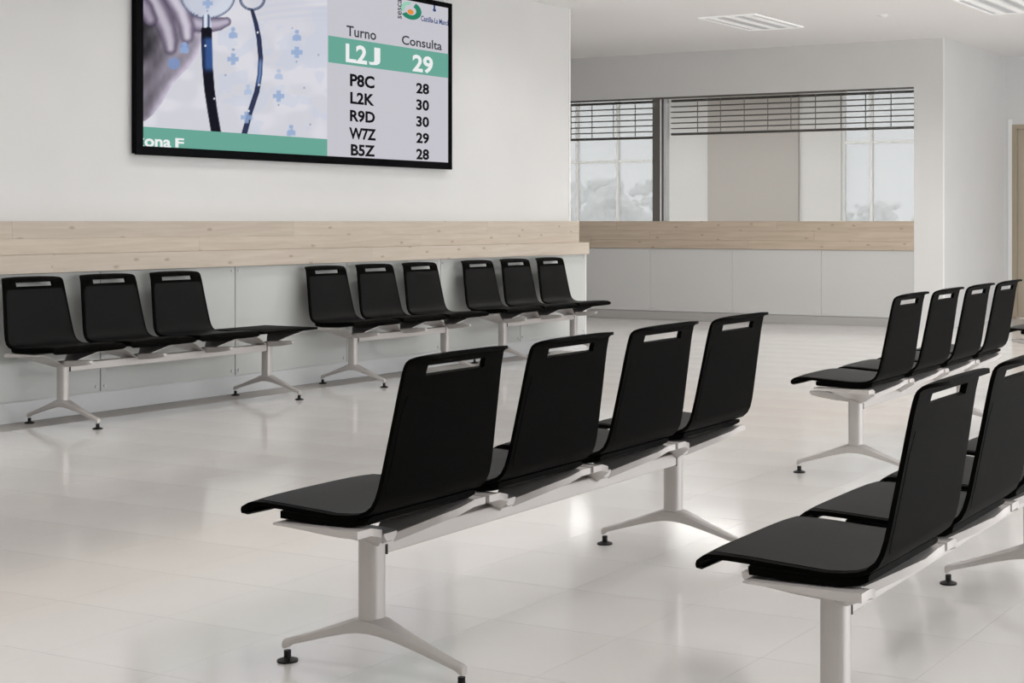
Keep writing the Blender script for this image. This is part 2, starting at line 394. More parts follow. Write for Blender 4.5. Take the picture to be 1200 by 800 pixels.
# office fill lights, added unseen above the view to brighten the office
for i, lx in enumerate((-13.2, -10.6, -8.0)):
    e = empty('ceiling_light', (lx, 20.6, CEIL)); tag(e, ('added office fill light behind the narrow left pane', 'added office fill light behind the middle of the service window', 'added office fill light behind the right end of the service window')[i], 'ceiling light')
    mobj('frame', MB().box(-.62, .62, -.32, .32, -.03, 0).mesh('frame', M['louvre2'], bevel=.003), None, e)
    mobj('diffuser', MB().box(-.58, .58, -.28, .28, -.036, -.03).mesh('diffuser', new_mat('fill light diffuser', (.9, .9, .9), .5, emis=(1, .98, .95), estr=2)), None, e)
    l = bpy.data.lights.new('office_fill', 'AREA'); l.shape = 'RECTANGLE'; l.size = 1.1; l.size_y = .5; l.energy = OFFICE_FILL_W; l.color = (1, .98, .96)
    lo_ = bpy.data.objects.new('office_fill', l); COL.objects.link(lo_); lo_.location = (lx, 20.6, CEIL - .05)

# ------------------------------------------------------------------ outdoors: ground and hazy trees
struct('ground_outside', M['ground'], -90, 60, YO + .5, 120, -.4, -.3)
struct('ground_side', M['ground'], XR + .5, 60, -60, YO + .5, -.4, -.3)
def tree_mesh(seed, r, h):
    rnd = random.Random(seed); bm = bmesh.new()
    for k in range(70):
        a = rnd.uniform(0, 6.283); q = rnd.uniform(0, 1) ** .6 * r
        z = h - rnd.uniform(0, 1) * h * .62; q *= math.sqrt(max(.05, 1 - ((z - h * .62) / (h * .45)) ** 2)) if abs(z - h * .62) < h * .44 else .3
        rr = r * rnd.uniform(.10, .22)
        m = Matrix.Translation((q * math.cos(a), q * math.sin(a), z - rr)) @ Matrix.Diagonal((rr, rr, rr * .85, 1))
        bmesh.ops.create_icosphere(bm, subdivisions=2, radius=1, matrix=m)
    for v in bm.verts: v.co += Vector((rnd.uniform(-1, 1), rnd.uniform(-1, 1), rnd.uniform(-1, 1))) * r * .045
    me = bpy.data.meshes.new('crown'); bm.to_mesh(me); bm.free(); me.materials.append(M['leaf']); return me
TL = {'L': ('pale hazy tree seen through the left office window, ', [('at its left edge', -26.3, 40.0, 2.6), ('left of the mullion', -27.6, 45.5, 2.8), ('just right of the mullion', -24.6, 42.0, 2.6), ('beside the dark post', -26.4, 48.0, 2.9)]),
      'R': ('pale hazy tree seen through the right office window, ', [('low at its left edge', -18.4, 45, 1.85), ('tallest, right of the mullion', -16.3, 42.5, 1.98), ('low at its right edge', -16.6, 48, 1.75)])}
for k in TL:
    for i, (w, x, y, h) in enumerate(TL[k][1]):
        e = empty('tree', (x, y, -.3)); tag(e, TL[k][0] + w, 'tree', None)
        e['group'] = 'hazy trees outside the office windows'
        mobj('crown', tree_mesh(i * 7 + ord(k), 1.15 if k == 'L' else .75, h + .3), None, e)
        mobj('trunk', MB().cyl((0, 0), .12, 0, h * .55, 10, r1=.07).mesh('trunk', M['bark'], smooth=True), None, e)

# ------------------------------------------------------------------ ceiling fixtures
def light_fix(x0, x1, y0, y1, label):
    e = empty('ceiling_light', ((x0 + x1) / 2, (y0 + y1) / 2, CEIL)); tag(e, label, 'ceiling light', 'recessed louvred ceiling lights')
    w, l = (x1 - x0) / 2, (y1 - y0) / 2
    mobj('frame', MB().box(-w, w, -l, -l + .025, -.012, 0).box(-w, w, l - .025, l, -.012, 0).box(-w, -w + .025, -l + .025, l - .025, -.012, 0).box(w - .025, w, -l + .025, l - .025, -.012, 0).mesh('frame', M['louvre'], bevel=.002), None, e)
    mobj('back_plate', MB().box(-w + .025, w - .025, -l + .025, l - .025, -.003, -.001).mesh('back_plate', M['louvre2']), None, e)
    n = 3; s = (2 * w - .05) / n
    for i in range(n):
        cx_ = -w + .025 + s * (i + .5)
        me = MB()
        hw = s * .40
        me.add([(-hw, -l + .03, -.004), (0, -l + .03, -.013), (hw, -l + .03, -.004), (-hw, l - .03, -.004), (0, l - .03, -.013), (hw, l - .03, -.004)], [(0, 1, 4, 3), (1, 2, 5, 4), (0, 2, 1), (3, 4, 5), (0, 3, 5, 2)])
        mobj('reflector', me.mesh('reflector', M['louvre']), None, e, (cx_, 0, 0))
    lv = MB()
    k = 24
    for i in range(1, k):
        y = -l + .025 + (2 * l - .05) * i / k
        lv.box(-w + .03, w - .03, y - .0012, y + .0012, -.012, -.006)
    o = mobj('louvre_grid', lv.mesh('louvre_grid', M['louvre2']), None, e); o['kind'] = 'stuff'
light_fix(-7.75, -7.08, 14.9, 16.17, 'recessed white louvred ceiling light above the service window end')
light_fix(-4.93, -4.26, 14.85, 16.1, 'recessed white louvred ceiling light cut off by the top right frame edge')
# lamps of the ceiling light grid and an added corridor lamp (the fixtures not in view are left out)
def lamp(x, y, k=1.0):
    l = bpy.data.lights.new('room_lamp', 'AREA'); l.shape = 'RECTANGLE'; l.size = .6; l.size_y = 1.2; l.energy = LAMP_W * k; l.color = (1, .975, .945); l.spread = R(144)
    lo_ = bpy.data.objects.new('room_lamp', l); COL.objects.link(lo_); lo_.location = (x, y, CEIL - .016)
lamp(-7.41, 15.53, 2.6); lamp(-4.6, 15.48, 2.6); lamp(-10.6, 15.5, 1.6)  # the third is an unseen lamp added to brighten the corridor side
for j, ly in enumerate((12.1, 8.7, 5.3, 1.9, -1.5)):
    for i, lx in enumerate((-7.2, -4.5, -1.8, .9)):
        lamp(lx, ly, (.9 if i == 0 else 1.6, .95, 1, 1, 1)[j])
for i, lx in enumerate((-1.8, .9)): lamp(lx, 15.5, 1.8)
sd = mobj('smoke_detector', MB().cyl((0, 0), .055, -.018, 0, 24, r1=.062).cyl((0, 0), .03, -.03, -.018, 20, r1=.036).mesh('smoke_detector', M['white_trim'], smooth=True), None, None, (-5.945, 15.63, CEIL))
tag(sd, 'small round white detector on the ceiling between the two lights', 'smoke detector')

# ------------------------------------------------------------------ beam seating
PROF = [(.240, .466), (.246, .474), (.2465, .485), (.243, .496), (.234, .505), (.217, .5105), (.170, .5115), (.105, .5085), (.045, .5045), (-.015, .501), (-.07, .499), (-.112, .4998),
        (-.142, .504), (-.164, .512), (-.181, .526), (-.192, .547), (-.200, .575), (-.208, .615), (-.217, .665), (-.226, .715), (-.235, .765), (-.243, .812), (-.249, .845),
        (-.2525, .863), (-.256, .878), (-.2605, .893), (-.267, .904), (-.277, .913), (-.292, .919), (-.310, .9215), (-.322, .922)]
def hw_at(i):
    u, z = PROF[i]
    if z < .5 and u > -.10: w = .272 + .008 * min(1, max(0, u / .25))
    else:
        t = min(1, max(0, (z - .49) / .40)); w = .267 - .039 * t ** .9
    return w
NP = len(PROF)
arc = [0.]
for i in range(1, NP): arc.append(arc[-1] + math.dist(PROF[i], PROF[i - 1]))
nrm = []
for i in range(NP):
    a = PROF[max(0, i - 1)]; b = PROF[min(NP - 1, i + 1)]
    tx, tz = b[0] - a[0], b[1] - a[1]; l_ = math.hypot(tx, tz); nrm.append((-tz / l_ * -1, tx / l_ * -1))
# nrm points to the sitter's side (up / forward)
def fixn(i):
    n = nrm[i]
    return n
TT = [-1, -.985, -.95, -.88, -.76, -.62, -.60, -.42, -.2, 0, .2, .42, .60, .62, .76, .88, .95, .985, 1]
def shell_mesh():
    th = .017
    me = MB(); nt = len(TT); idx = {}
    def corner(i):
        w = hw_at(i); s = arc[-1] - arc[i]; r = .070
        if s < r: w -= r - math.sqrt(max(0, r * r - (r - s) ** 2))
        s0 = arc[i]; r0 = .022
        if s0 < r0: w -= r0 - math.sqrt(max(0, r0 * r0 - (r0 - s0) ** 2))
        return w
    vs = []
    for side in (0, 1):
        for i in range(NP):
            w = corner(i); u, z = PROF[i]; n = nrm[i]
            thk = th * (1.0 if 2 < i < NP - 5 else .8)
            for t in TT:
                dd = 0 if side == 0 else -thk
                # slightly dished across the width, edges rolled
                y = t * w; e = abs(t) ** 4 * .004
                k = (dd - (e if side == 0 else -e * .3))
                vs.append((u + n[0] * k, y, z + n[1] * k))
    def V(s, i, j): return (s * NP + i) * nt + j
    i0, i1 = 23, 25               # handle slot between these profile rows
    j0, j1 = 6, 12
    fs = []
    for i in range(NP - 1):
        for j in range(nt - 1):
            if i0 <= i < i1 and j0 <= j < j1: continue
            fs.append((V(0, i, j), V(0, i, j + 1), V(0, i + 1, j + 1), V(0, i + 1, j)))
            fs.append((V(1, i, j), V(1, i + 1, j), V(1, i + 1, j + 1), V(1, i, j + 1)))
    for j in range(nt - 1):
        fs.append((V(0, 0, j), V(1, 0, j), V(1, 0, j + 1), V(0, 0, j + 1)))
        fs.append((V(0, NP - 1, j), V(0, NP - 1, j + 1), V(1, NP - 1, j + 1), V(1, NP - 1, j)))
    for i in range(NP - 1):
        fs.append((V(0, i, 0), V(0, i + 1, 0), V(1, i + 1, 0), V(1, i, 0)))
        fs.append((V(0, i, nt - 1), V(1, i, nt - 1), V(1, i + 1, nt - 1), V(0, i + 1, nt - 1)))
    for j in range(j0, j1):
        fs.append((V(0, i0, j), V(0, i0, j + 1), V(1, i0, j + 1), V(1, i0, j)))
        fs.append((V(0, i1, j), V(1, i1, j), V(1, i1, j + 1), V(0, i1, j + 1)))
    for i in range(i0, i1):
        fs.append((V(0, i, j0), V(0, i + 1, j0), V(1, i + 1, j0), V(1, i, j0)))
        fs.append((V(0, i, j1), V(1, i, j1), V(1, i + 1, j1), V(0, i + 1, j1)))
    me.add(vs, fs)
    m = me.mesh('seat_shell', M['plastic'], smooth=True)
    return m
def pad_mesh(side, ia, ib, name):
    # upholstery skin lying just proud of the shell, inset from the rim
    vs = []; uv = []; T2 = [-1, -.7, -.35, 0, .35, .7, 1]; nt = len(T2)
    rows = list(range(ia, ib + 1))
    for lay in (0, 1):
        for i in rows:
            w = hw_at(i) - .017; u, z = PROF[i]; n = nrm[i]
            if i == rows[0] or i == rows[-1]: w -= .012
            b = (.0022 if lay == 0 else -.002) if side == 0 else (-.0172 if lay == 0 else -.013)
            for t in T2:
                e = (abs(t) ** 4 * .004) if side == 0 else 0
                k = b - e
                vs.append((u + n[0] * k, t * w, z + n[1] * k)); uv.append((t * w, arc[i]))
    nr = len(rows)
    def V(l, i, j): return (l * nr + i) * nt + j
    fs = []
    for i in range(nr - 1):
        for j in range(nt - 1):
            fs.append((V(0, i, j), V(0, i, j + 1), V(0, i + 1, j + 1), V(0, i + 1, j)))
            fs.append((V(1, i, j), V(1, i + 1, j), V(1, i + 1, j + 1), V(1, i, j + 1)))
    for j in range(nt - 1):
        fs.append((V(0, 0, j), V(1, 0, j), V(1, 0, j + 1), V(0, 0, j + 1))); fs.append((V(0, nr - 1, j), V(0, nr - 1, j + 1), V(1, nr - 1, j + 1), V(1, nr - 1, j)))
    for i in range(nr - 1):
        fs.append((V(0, i, 0), V(0, i + 1, 0), V(1, i + 1, 0), V(1, i, 0))); fs.append((V(0, i, nt - 1), V(1, i, nt - 1), V(1, i + 1, nt - 1), V(0, i + 1, nt - 1)))
    me = bpy.data.meshes.new(name); me.from_pydata(vs, [], fs); me.update()
    bm = bmesh.new(); bm.from_mesh(me); bm.verts.index_update(); ul = bm.loops.layers.uv.new('UVMap')
    for f in bm.faces:
        f.smooth = True
        for lp in f.loops: lp[ul].uv = uv[lp.vert.index]
    bmesh.ops.recalc_face_normals(bm, faces=bm.faces)
    for e in bm.edges:
        if len(e.link_faces) == 2 and e.calc_face_angle(0) > R(40): e.smooth = False
    bm.to_mesh(me); bm.free(); me.materials.append(M['fabric'] if side == 0 else M['fabric_rear']); return me
def tray_mesh():
    me = MB(); us = [.118, .112, .05, -.05, -.11, -.145, -.166]
    zt = [.491, .493, .491, .488, .4865, .489, .492]; zb = [.478, .468, .465, .463, .463, .466, .476]
    ws = [.262, .270, .271, .270, .267, .260, .247]
    vs = []
    for u, a, b, w in zip(us, zt, zb, ws):
        for t in (-1, -.93, -.4, .4, .93, 1): vs.append((u, t * w, a - (.003 if abs(t) == 1 else 0)))
        for t in (1, .93, .4, -.4, -.93, -1): vs.append((u, t * w, b + (.003 if abs(t) == 1 else 0)))
    n = 12; fs = []
    for i in range(len(us) - 1):
        for j in range(n): fs.append((i * n + j, i * n + (j + 1) % n, (i + 1) * n + (j + 1) % n, (i + 1) * n + j))
    fs.append(tuple(range(n))); k = (len(us) - 1) * n; fs.append(tuple(range(k + n - 1, k - 1, -1)))
    return me.add(vs, fs).mesh('seat_tray', M['plastic'], smooth=True)
def bracket_mesh():
    # wings sweep up from the beam to both side edges of the seat, deep rear lip, thin front
    me = MB(); ys = [-.297, -.285, -.24, -.18, -.12, -.07, -.035, 0, .035, .07, .12, .18, .24, .285, .297]
    vs = []; nu = 6
    for y in ys:
        t = min(1, max(0, (abs(y) - .042) / .18)) ** .85
        z = .389 + (.4625 - .389) * t
        uf = .030 + .085 * t ** 1.2; ub = -.034 - .134 * min(1, t * 1.15)
        us = [ub + (uf - ub) * k / (nu - 1) for k in range(nu)]
        for u in us: vs.append((u, y, z))
        for k in range(nu - 1, -1, -1): vs.append((us[k], y, z - (.024, .024, .020, .014, .009, .006)[k] * (1 - .15 * t)))
    n = nu * 2; fs = []
    for i in range(len(ys) - 1):
        for j in range(n): fs.append((i * n + j, i * n + (j + 1) % n, (i + 1) * n + (j + 1) % n, (i + 1) * n + j))
    fs.append(tuple(range(n))); k = (len(ys) - 1) * n; fs.append(tuple(range(k + n - 1, k - 1, -1)))
    me.add(vs, fs)
    return me.mesh('bracket', M['alu'], smooth=True)
def rib_mesh():
    # boat-shaped rib under the middle of the seat, reaching forward
    me = MB(); st = [(.248, .398, .414, .014), (.240, .394, .416, .018), (.19, .384, .415, .022), (.12, .375, .412, .026), (.05, .370, .408, .031), (0, .368, .405, .034), (-.035, .370, .403, .034), (-.05, .378, .400, .030)]
    vs = []
    for u, b, t, w in st: vs += [(u, -w, t), (u, w, t), (u, w * .9, (b + t) / 2), (u, w * .55, b), (u, -w * .55, b), (u, -w * .9, (b + t) / 2)]
    n = 6; fs = []
    for i in range(len(st) - 1):
        for j in range(n): fs.append((i * n + j, i * n + (j + 1) % n, (i + 1) * n + (j + 1) % n, (i + 1) * n + j))
    fs.append(tuple(range(n))); k = (len(st) - 1) * n; fs.append(tuple(range(k + n - 1, k - 1, -1)))
    me.add(vs, fs)
    return me.mesh('support_rib', M['alu'], smooth=True)
def column_mesh():
    vs = []; n = 24; st = [(.150, 1.0), (.386, 1.0)]
    for z, k in st:
        for i in range(n):
            a = 2 * math.pi * i / n; c, s = math.cos(a), math.sin(a); p = .55
            vs.append((.034 * k * math.copysign(abs(c) ** p, c), .029 * k * math.copysign(abs(s) ** p, s), z))
    fs = [(i, (i + 1) % n, n + (i + 1) % n, n + i) for i in range(n)] + [tuple(range(n - 1, -1, -1)), tuple(range(n, 2 * n))]
    return MB().add(vs, fs).mesh('column', M['alu'], smooth=True)
def base_mesh():
    # splayed foot casting: arched underneath, tapering to both ends, stub downwards
    st = [(-.312, .040, .062, .013), (-.303, .040, .068, .014), (-.288, .051, .0715, .0145), (-.22, .071, .094, .018), (-.14, .094, .123, .023), (-.08, .110, .146, .029), (-.045, .117, .160, .034), (-.03, .119, .163, .035), (0, .1205, .165, .035)]
    st += [(-a, b, c, w) for a, b, c, w in reversed(st[:-1])]
    vs = []
    for u, b, t, w in st:
        m = (b + t) / 2
        vs += [(u, -w * .62, t), (u, w * .62, t), (u, w * .95, m + (t - m) * .55), (u, w, m), (u, w * .8, b), (u, -w * .8, b), (u, -w, m), (u, -w * .95, m + (t - m) * .55)]
    n = 8; fs = []
    for i in range(len(st) - 1):
        for j in range(n): fs.append((i * n + j, i * n + (j + 1) % n, (i + 1) * n + (j + 1) % n, (i + 1) * n + j))
    fs.append(tuple(range(n))); k = (len(st) - 1) * n; fs.append(tuple(range(k + n - 1, k - 1, -1)))
    return MB().add(vs, fs).mesh('splayed_base', M['alu'], smooth=True)
def stub_mesh():
    return MB().cyl((0, 0), .0115, .030, .050, 14).mesh('stub', M['alu'], smooth=True)
def glide_mesh():
    return MB().cyl((0, 0), .030, 0, .006, 24).cyl((0, 0), .0275, .006, .012, 24, r1=.014).cyl((0, 0), .0105, .012, .033, 14).mesh('foot_glide', M['rubber'], smooth=True)
ME = dict(shell=shell_mesh(), pad=pad_mesh(0, 5, 22, 'seat_pad'), rear=pad_mesh(1, 15, 21, 'rear_panel'), tray=tray_mesh(), bracket=bracket_mesh(), rib=rib_mesh(), column=column_mesh(), base=base_mesh(), stub=stub_mesh(), glide=glide_mesh())
def table_mesh():
    me = MB(); return me.box(-.27, .235, -.28, .28, .482, .498).mesh('side_table', M['plastic'], smooth=True, bevel=.006)
def make_bench(name, loc, rz, seats, legs, label, table=None, group=None):
    e = empty(name, loc, rz); tag(e, label, 'bench seating', group)
    lo, hi = min(legs), max(legs)
    mobj('beam', MB().box(-.03, .03, lo + .031, hi - .031, .337, .386).mesh('beam', M['alu'], bevel=.004), None, e)
    for y in (lo, hi):
        c = mobj('leg', ME['column'], None, e, (0, y, 0))
        mobj('splayed_base', ME['base'], None, c)
        for s in (-1, 1):
            mobj('foot_glide', ME['glide'], None, c, (s * .302, 0, 0))
        sg = 1 if y == lo else -1
        mobj('joint_cover', MB().box(-.0315, .0315, -.0015, .0015, .335, .388).mesh('joint_cover', M['dark_gap']), None, c, (0, sg * .0305, 0))
    for y in seats + ([table] if table is not None else []):
        b = mobj('bracket', ME['bracket'], None, e, (0, y, 0)); mobj('support_rib', ME['rib'], None, b)
    for y in seats:
        s = mobj('seat_shell', ME['shell'], None, e, (0, y, 0))
        mobj('seat_pad', ME['pad'], None, s); mobj('rear_panel', ME['rear'], None, s); mobj('seat_tray', ME['tray'], None, s)
    if table is not None:
        t = mobj('table_top', table_mesh(), None, e, (0, table, 0)); t['label'] = 'flat black table top without backrest'
        mobj('table_tray', ME['tray'], None, t)
    return e
# rows facing the left wall (facing -X: turned by 180 degrees, so seat k lies at local -k*pitch)
P = .615
A = make_bench('beam_bench', (-2.857, 3.515, 0), math.pi + .024, [-P * k - .020 for k in range(4)], [0, -1.86], 'four black seats on a white beam seen from behind in the middle foreground')
def cp(src, loc, rz, label):
    c = copy_tree(src); c.location = loc; c.rotation_euler = (0, 0, rz); c['label'] = label; return c
Bn = cp(A, (-2.948, 7.37, 0), math.pi + .030, 'four black seats on a white beam in the right middle distance, before the far door')
Dn = cp(A, (-3.06, 11.3, 0), math.pi + .030, 'most distant black bench at the right frame edge, only a seat edge showing')
Cn = cp(A, (-1.447, 3.49, 0), math.pi + .022, 'nearest black bench cut off by the right frame edge, big woven seat at lower right')
L1 = make_bench('beam_bench', (-8.015, 6.882, 0), 0, [0, .598, 1.192], [0, 1.803], 'leftmost bench under the ledge, three black seats and a flat end table', table=1.80)
L2 = make_bench('beam_bench', (-8.015, 9.635, 0), 0, [0, .597, 1.193], [0, 1.185], 'middle one of three benches under the pine ledge, three black seats')
L3 = cp(L2, (-8.015, 11.663, 0), 0, 'farthest of three benches under the pine ledge, three black seats by the wall end')

# ------------------------------------------------------------------ wall screen
XT = -8.53                                          # screen front plane
ty0, ty1 = on_x(160, 100, XT)[0], on_x(530, 100, XT)[0]
tz0 = on_x(160, 181, XT)[1]; tz1 = on_x(530, 4.5, XT)[1]
BZ = .062
tv = empty('wall_screen', (XU, (ty0 + ty1) / 2, tz0)); tag(tv, 'wide black-framed queue display screen high on the left wall', 'screen')
px0, py0, pz0 = tv.location
def tp(name, mb, mat, bevel=0, parent=None, smooth=False):
    o = mobj(name, mb.mesh(name, mat, bevel=bevel, smooth=smooth), None, parent or tv); return o
def loc(x, y, z): return (x - px0, y - py0, z - pz0)
tw, thh = (ty1 - ty0) / 2, tz1 - tz0
tp('bezel', MB().box(XT - .02 - px0, XT - px0, -tw, -tw + BZ, 0, thh).box(XT - .02 - px0, XT - px0, tw - BZ * .7, tw, 0, thh).box(XT - .02 - px0, XT - px0, -tw + BZ, tw - BZ * .7, 0, BZ).box(XT - .02 - px0, XT - px0, -tw + BZ, tw - BZ * .7, thh - BZ * .7, thh), M['tv'], bevel=.002)
tp('housing', MB().box(.002, XT - .021 - px0, -tw + .01, tw - .01, .01, thh - .01), M['tv'])
def emit(name, c, s=1.0):
    m = bpy.data.materials.new(name); m.use_nodes = True; b = bsdf(m)
    b.inputs['Base Color'].default_value = (.003, .003, .003, 1); b.inputs['Roughness'].default_value = .4; b.inputs['IOR'].default_value = 1.1
    b.inputs['Emission Color'].default_value = (*c, 1); b.inputs['Emission Strength'].default_value = s * 1.17; return m
def srgb(r, g, b):
    f = lambda v: (v / 255 / 12.92 if v / 255 <= .04045 else ((v / 255 + .055) / 1.055) ** 2.4)
    return (f(r), f(g), f(b))
SX = XT - .012
s_y0, s_y1 = ty0 + BZ - .004, ty1 - BZ * .7 + .004; s_z0, s_z1 = tz0 + BZ - .004, tz1 - BZ * .7 + .004
def rect(name, y0, y1, z0, z1, x, mat, parent, t=.001):
    o = mobj(name, MB().box(x - t - px0, x - px0, y0 - py0, y1 - py0, z0 - pz0, z1 - pz0).mesh(name, mat), None, parent); return o
scr = rect('display', s_y0, s_y1, s_z0, s_z1, SX - .002, emit('display white', srgb(198, 197, 205)), tv)
ysp = on_x(383.5, 100, SX)[0]
teal = emit('teal band', srgb(104, 166, 150)); white = emit('white letters', srgb(236, 238, 238)); ink = emit('black letters', srgb(12, 12, 16)); grey = emit('grey letters', srgb(60, 62, 70)); navy = emit('navy letters', srgb(45, 70, 120))
za, zb = on_x(386, 41.7, SX)[1], on_x(386, 73.0, SX)[1]
rect('header_band', ysp + .012, s_y1, zb, za, SX, teal, scr)
# picture: flat print painted per vertex on a fine grid
def seg(px, py, ax, ay, bx_, by_):
    vx, vy = bx_ - ax, by_ - ay; t = max(0, min(1, ((px - ax) * vx + (py - ay) * vy) / (vx * vx + vy * vy + 1e-9)))
    return math.hypot(px - ax - t * vx, py - ay - t * vy), t
def path_d(px, py, pts):
    best = (1e9, 0)
    for k in range(len(pts) - 1):
        dd, t = seg(px, py, *pts[k][:2], *pts[k + 1][:2]); w = pts[k][2] * (1 - t) + pts[k + 1][2] * t
        if dd - w < best[0]: best = (dd - w, w)
    return best
def sm(x, a, b): t = max(0, min(1, (x - a) / (b - a))); return t * t * (3 - 2 * t)
def mixc(a, b, t): return tuple(a[k] * (1 - t) + b[k] * t for k in range(3))
def hash2(i, j): return (math.sin(i * 12.9898 + j * 78.233) * 43758.5453) % 1
def vnoise(x, y):
    i, j = math.floor(x), math.floor(y); fx, fy = x - i, y - j; fx = fx * fx * (3 - 2 * fx); fy = fy * fy * (3 - 2 * fy)
    return (hash2(i, j) * (1 - fx) + hash2(i + 1, j) * fx) * (1 - fy) + (hash2(i, j + 1) * (1 - fx) + hash2(i + 1, j + 1) * fx) * fy
FIN = [([(40, -10, 40), (80, 40, 38), (105, 90, 30)], (134, 124, 142)),
       ([(105, -20, 46), (150, 60, 44), (184, 135, 39), (197, 190, 34), (200, 226, 26)], (176, 168, 182)),
       ([(205, -20, 42), (250, 50, 40), (274, 120, 36), (278, 172, 28)], (196, 190, 204)),
       ([(300, 105, 40), (370, 118, 38), (425, 112, 32), (462, 102, 22)], (172, 164, 184))]
def paint(X, Y):      # X, Y in the 4x close-up frame of the picture
    c = (208, 208, 217)
    c = mixc(c, (218, 217, 225), sm(vnoise(X / 90, Y / 70), .4, .8))
    mp = sm(vnoise(X / 75 + 7, Y / 60 + 3) * .7 + vnoise(X / 25, Y / 25) * .3, .56, .66) * (1 if X > 420 else 0)
    c = mixc(c, (196, 205, 222), mp * .45)
    if X > 600 and Y < 110:      # faint curved lines at the top
        c = mixc(c, (196, 200, 214), .5 * (0.5 + .5 * math.sin((Y + (X - 800) * .05 - 40 * math.exp(-(X - 520) / 120)) / 5)) * sm(Y, -20, 20) * (1 - sm(Y, 80, 110)))
    # palm, wrist
    edge = [(500, -60), (330, 110), (345, 190), (330, 250), (280, 320), (210, 390), (160, 480), (115, 540), (60, 582)]
    xe = 60
    for k in range(len(edge) - 1):
        if edge[k][1] <= Y <= edge[k + 1][1]:
            t = (Y - edge[k][1]) / (edge[k + 1][1] - edge[k][1]); xe = edge[k][0] * (1 - t) + edge[k + 1][0] * t
    inside = sm(xe - X, -3, 4) if Y < 582 else 0
    if inside:
        v = 112 + 52 * sm(X, 90, xe + 10) + 14 * (vnoise(X / 14, Y / 30) - .5) + 10 * math.sin((X + Y * .8) / 16)
        sh = (1 - sm(X, 70, 190)) * sm(Y, 40, 90) * (1 - sm(Y, 230, 330)); v -= 60 * sh
        v += 26 * sm(xe - X, 40, 0)
        c = mixc(c, (v * .99, v * .945, v * 1.04), inside)
    for pts, col in reversed(FIN):
        dd, w = path_d(X, Y, pts)
        shd = sm(dd, 14, 0) * .35
        if dd > 0: c = mixc(c, (60, 52, 72), shd * (1 if X < xe else 0))
        q = sm(-dd, -2, 3)
        if q: c = mixc(c, mixc(mixc(col, (80, 70, 92), .75), mixc(col, (225, 220, 232), .25), sm(-dd, 0, w * .9)), q)
    # blue tint shapes on the palm
    for bx_, by_, rr in ((265, 222, 26), (215, 297, 32)):
        c = mixc(c, (120, 150, 205), .7 * sm(rr - math.hypot(X - bx_, Y - by_), 0, 8))
    # chest piece ring
    e = math.hypot((X - 375) / 128, (Y + 22) / 108)
    c = mixc(c, (206, 212, 226), sm(1 - e, 0, .03) * .85)
    c = mixc(c, (92, 104, 134), sm(.055 - abs(e - .97), 0, .03)); c = mixc(c, (225, 230, 240), sm(.02 - abs(e - .955), 0, .02) * .8)
    e2 = math.hypot((X - 583) / 62, (Y + 6) / 56)
    c = mixc(c, (74, 84, 112), sm(.13 - abs(e2 - .9), 0, .06)); c = mixc(c, (180, 190, 210), sm(.035 - abs(e2 - .88), 0, .03) * .8)
    # stem and tubes
    dd, w = path_d(X, Y, [(368, 84, 19), (370, 140, 22)])
    c = mixc(c, mixc((70, 80, 110), (214, 222, 236), sm(abs(math.sin((X - 350) / 9)), .2, .9)), sm(-dd, -2, 2))
    dd, w = path_d(X, Y, [(368, 145, 26), (369, 200, 26), (372, 300, 25), (382, 420, 24), (396, 520, 23), (414, 625, 23)])
    if Y > 128: c = mixc(c, mixc((14, 14, 28), (52, 84, 140), sm(Y, 165, 190) * (1 - sm(Y, 310, 350)) * (.45 + .55 * sm(X, 355, 372))), sm(-dd, -2, 2))
    dd, w = path_d(X, Y, [(583, 52, 8), (600, 110, 10), (614, 180, 11), (622, 270, 11), (618, 350, 11), (604, 430, 12), (574, 520, 12), (546, 625, 13)])
    if Y > 40: c = mixc(c, mixc((28, 30, 54), (104, 134, 186), max(sm(Y, 250, 300) * (1 - sm(Y, 380, 420)), .25) * (.3 + .7 * sm(-dd, 2, 9))), sm(-dd, -2, 2))
    for bx_, by_ in ((363, 214), (608, 152), (614, 398), (405, 462), (566, 520)):
        c = mixc(c, (240, 246, 255), sm(7 - math.hypot(X - bx_, Y - by_), 0, 5))
    # pictograms
    def person(x, y, s, col):
        nonlocal c
        q = sm(s * .42 - math.hypot(X - x, Y - y + s * .75), 0, 3)
        q = max(q, sm(s * .9 - abs(X - x) * 1.15 - max(0, -(Y - y)) * 1.6, 0, 4) * (1 if y - s * .35 < Y < y + s * .75 else 0))
        c = mixc(c, col, q * .85)
    def cross(x, y, s, col):
        nonlocal c
        q = max(sm(s * .42 - abs(X - x), 0, 3) * sm(s - abs(Y - y), 0, 3), sm(s * .42 - abs(Y - y), 0, 3) * sm(s - abs(X - x), 0, 3))
        c = mixc(c, col, q * .85)
    bl = (146, 170, 208); b2 = (172, 190, 218)
    person(493, 158, 28, bl); cross(493, 277, 28, bl); person(265, 228, 28, bl); person(792, 170, 28, bl); cross(792, 245, 28, bl)
    person(707, 352, 26, b2); cross(706, 450, 28, bl); person(563, 424, 26, b2); cross(556, 550, 28, bl); person(765, 615, 28, bl); cross(374, 15, 26, bl)
    for bx_, by_, rr in ((494, 232, 8), (770, 132, 5), (790, 290, 6), (457, 352, 6), (706, 492, 6), (826, 412, 6), (855, 583, 6), (893, 257, 6), (372, 52, 6)):
        c = mixc(c, (150, 160, 185), sm(rr - math.hypot(X - bx_, Y - by_), 0, 3))
    return c
GY, GZ = 250, 170
gz0 = on_x(167, 148.2, SX)[1]
pv = []; pc = []
for j in range(GZ + 1):
    for i in range(GY + 1):
        y = s_y0 + (ysp - s_y0) * i / GY; z = gz0 + (s_z1 - gz0) * j / GZ
        pv.append((SX - px0 - .0005, y - py0, z - pz0)); q = proj(SX, y, z)
        cc = paint((q[0] - 150) * 4, q[1] * 4); pc.append(srgb(*[max(0, min(255, v)) for v in cc]))
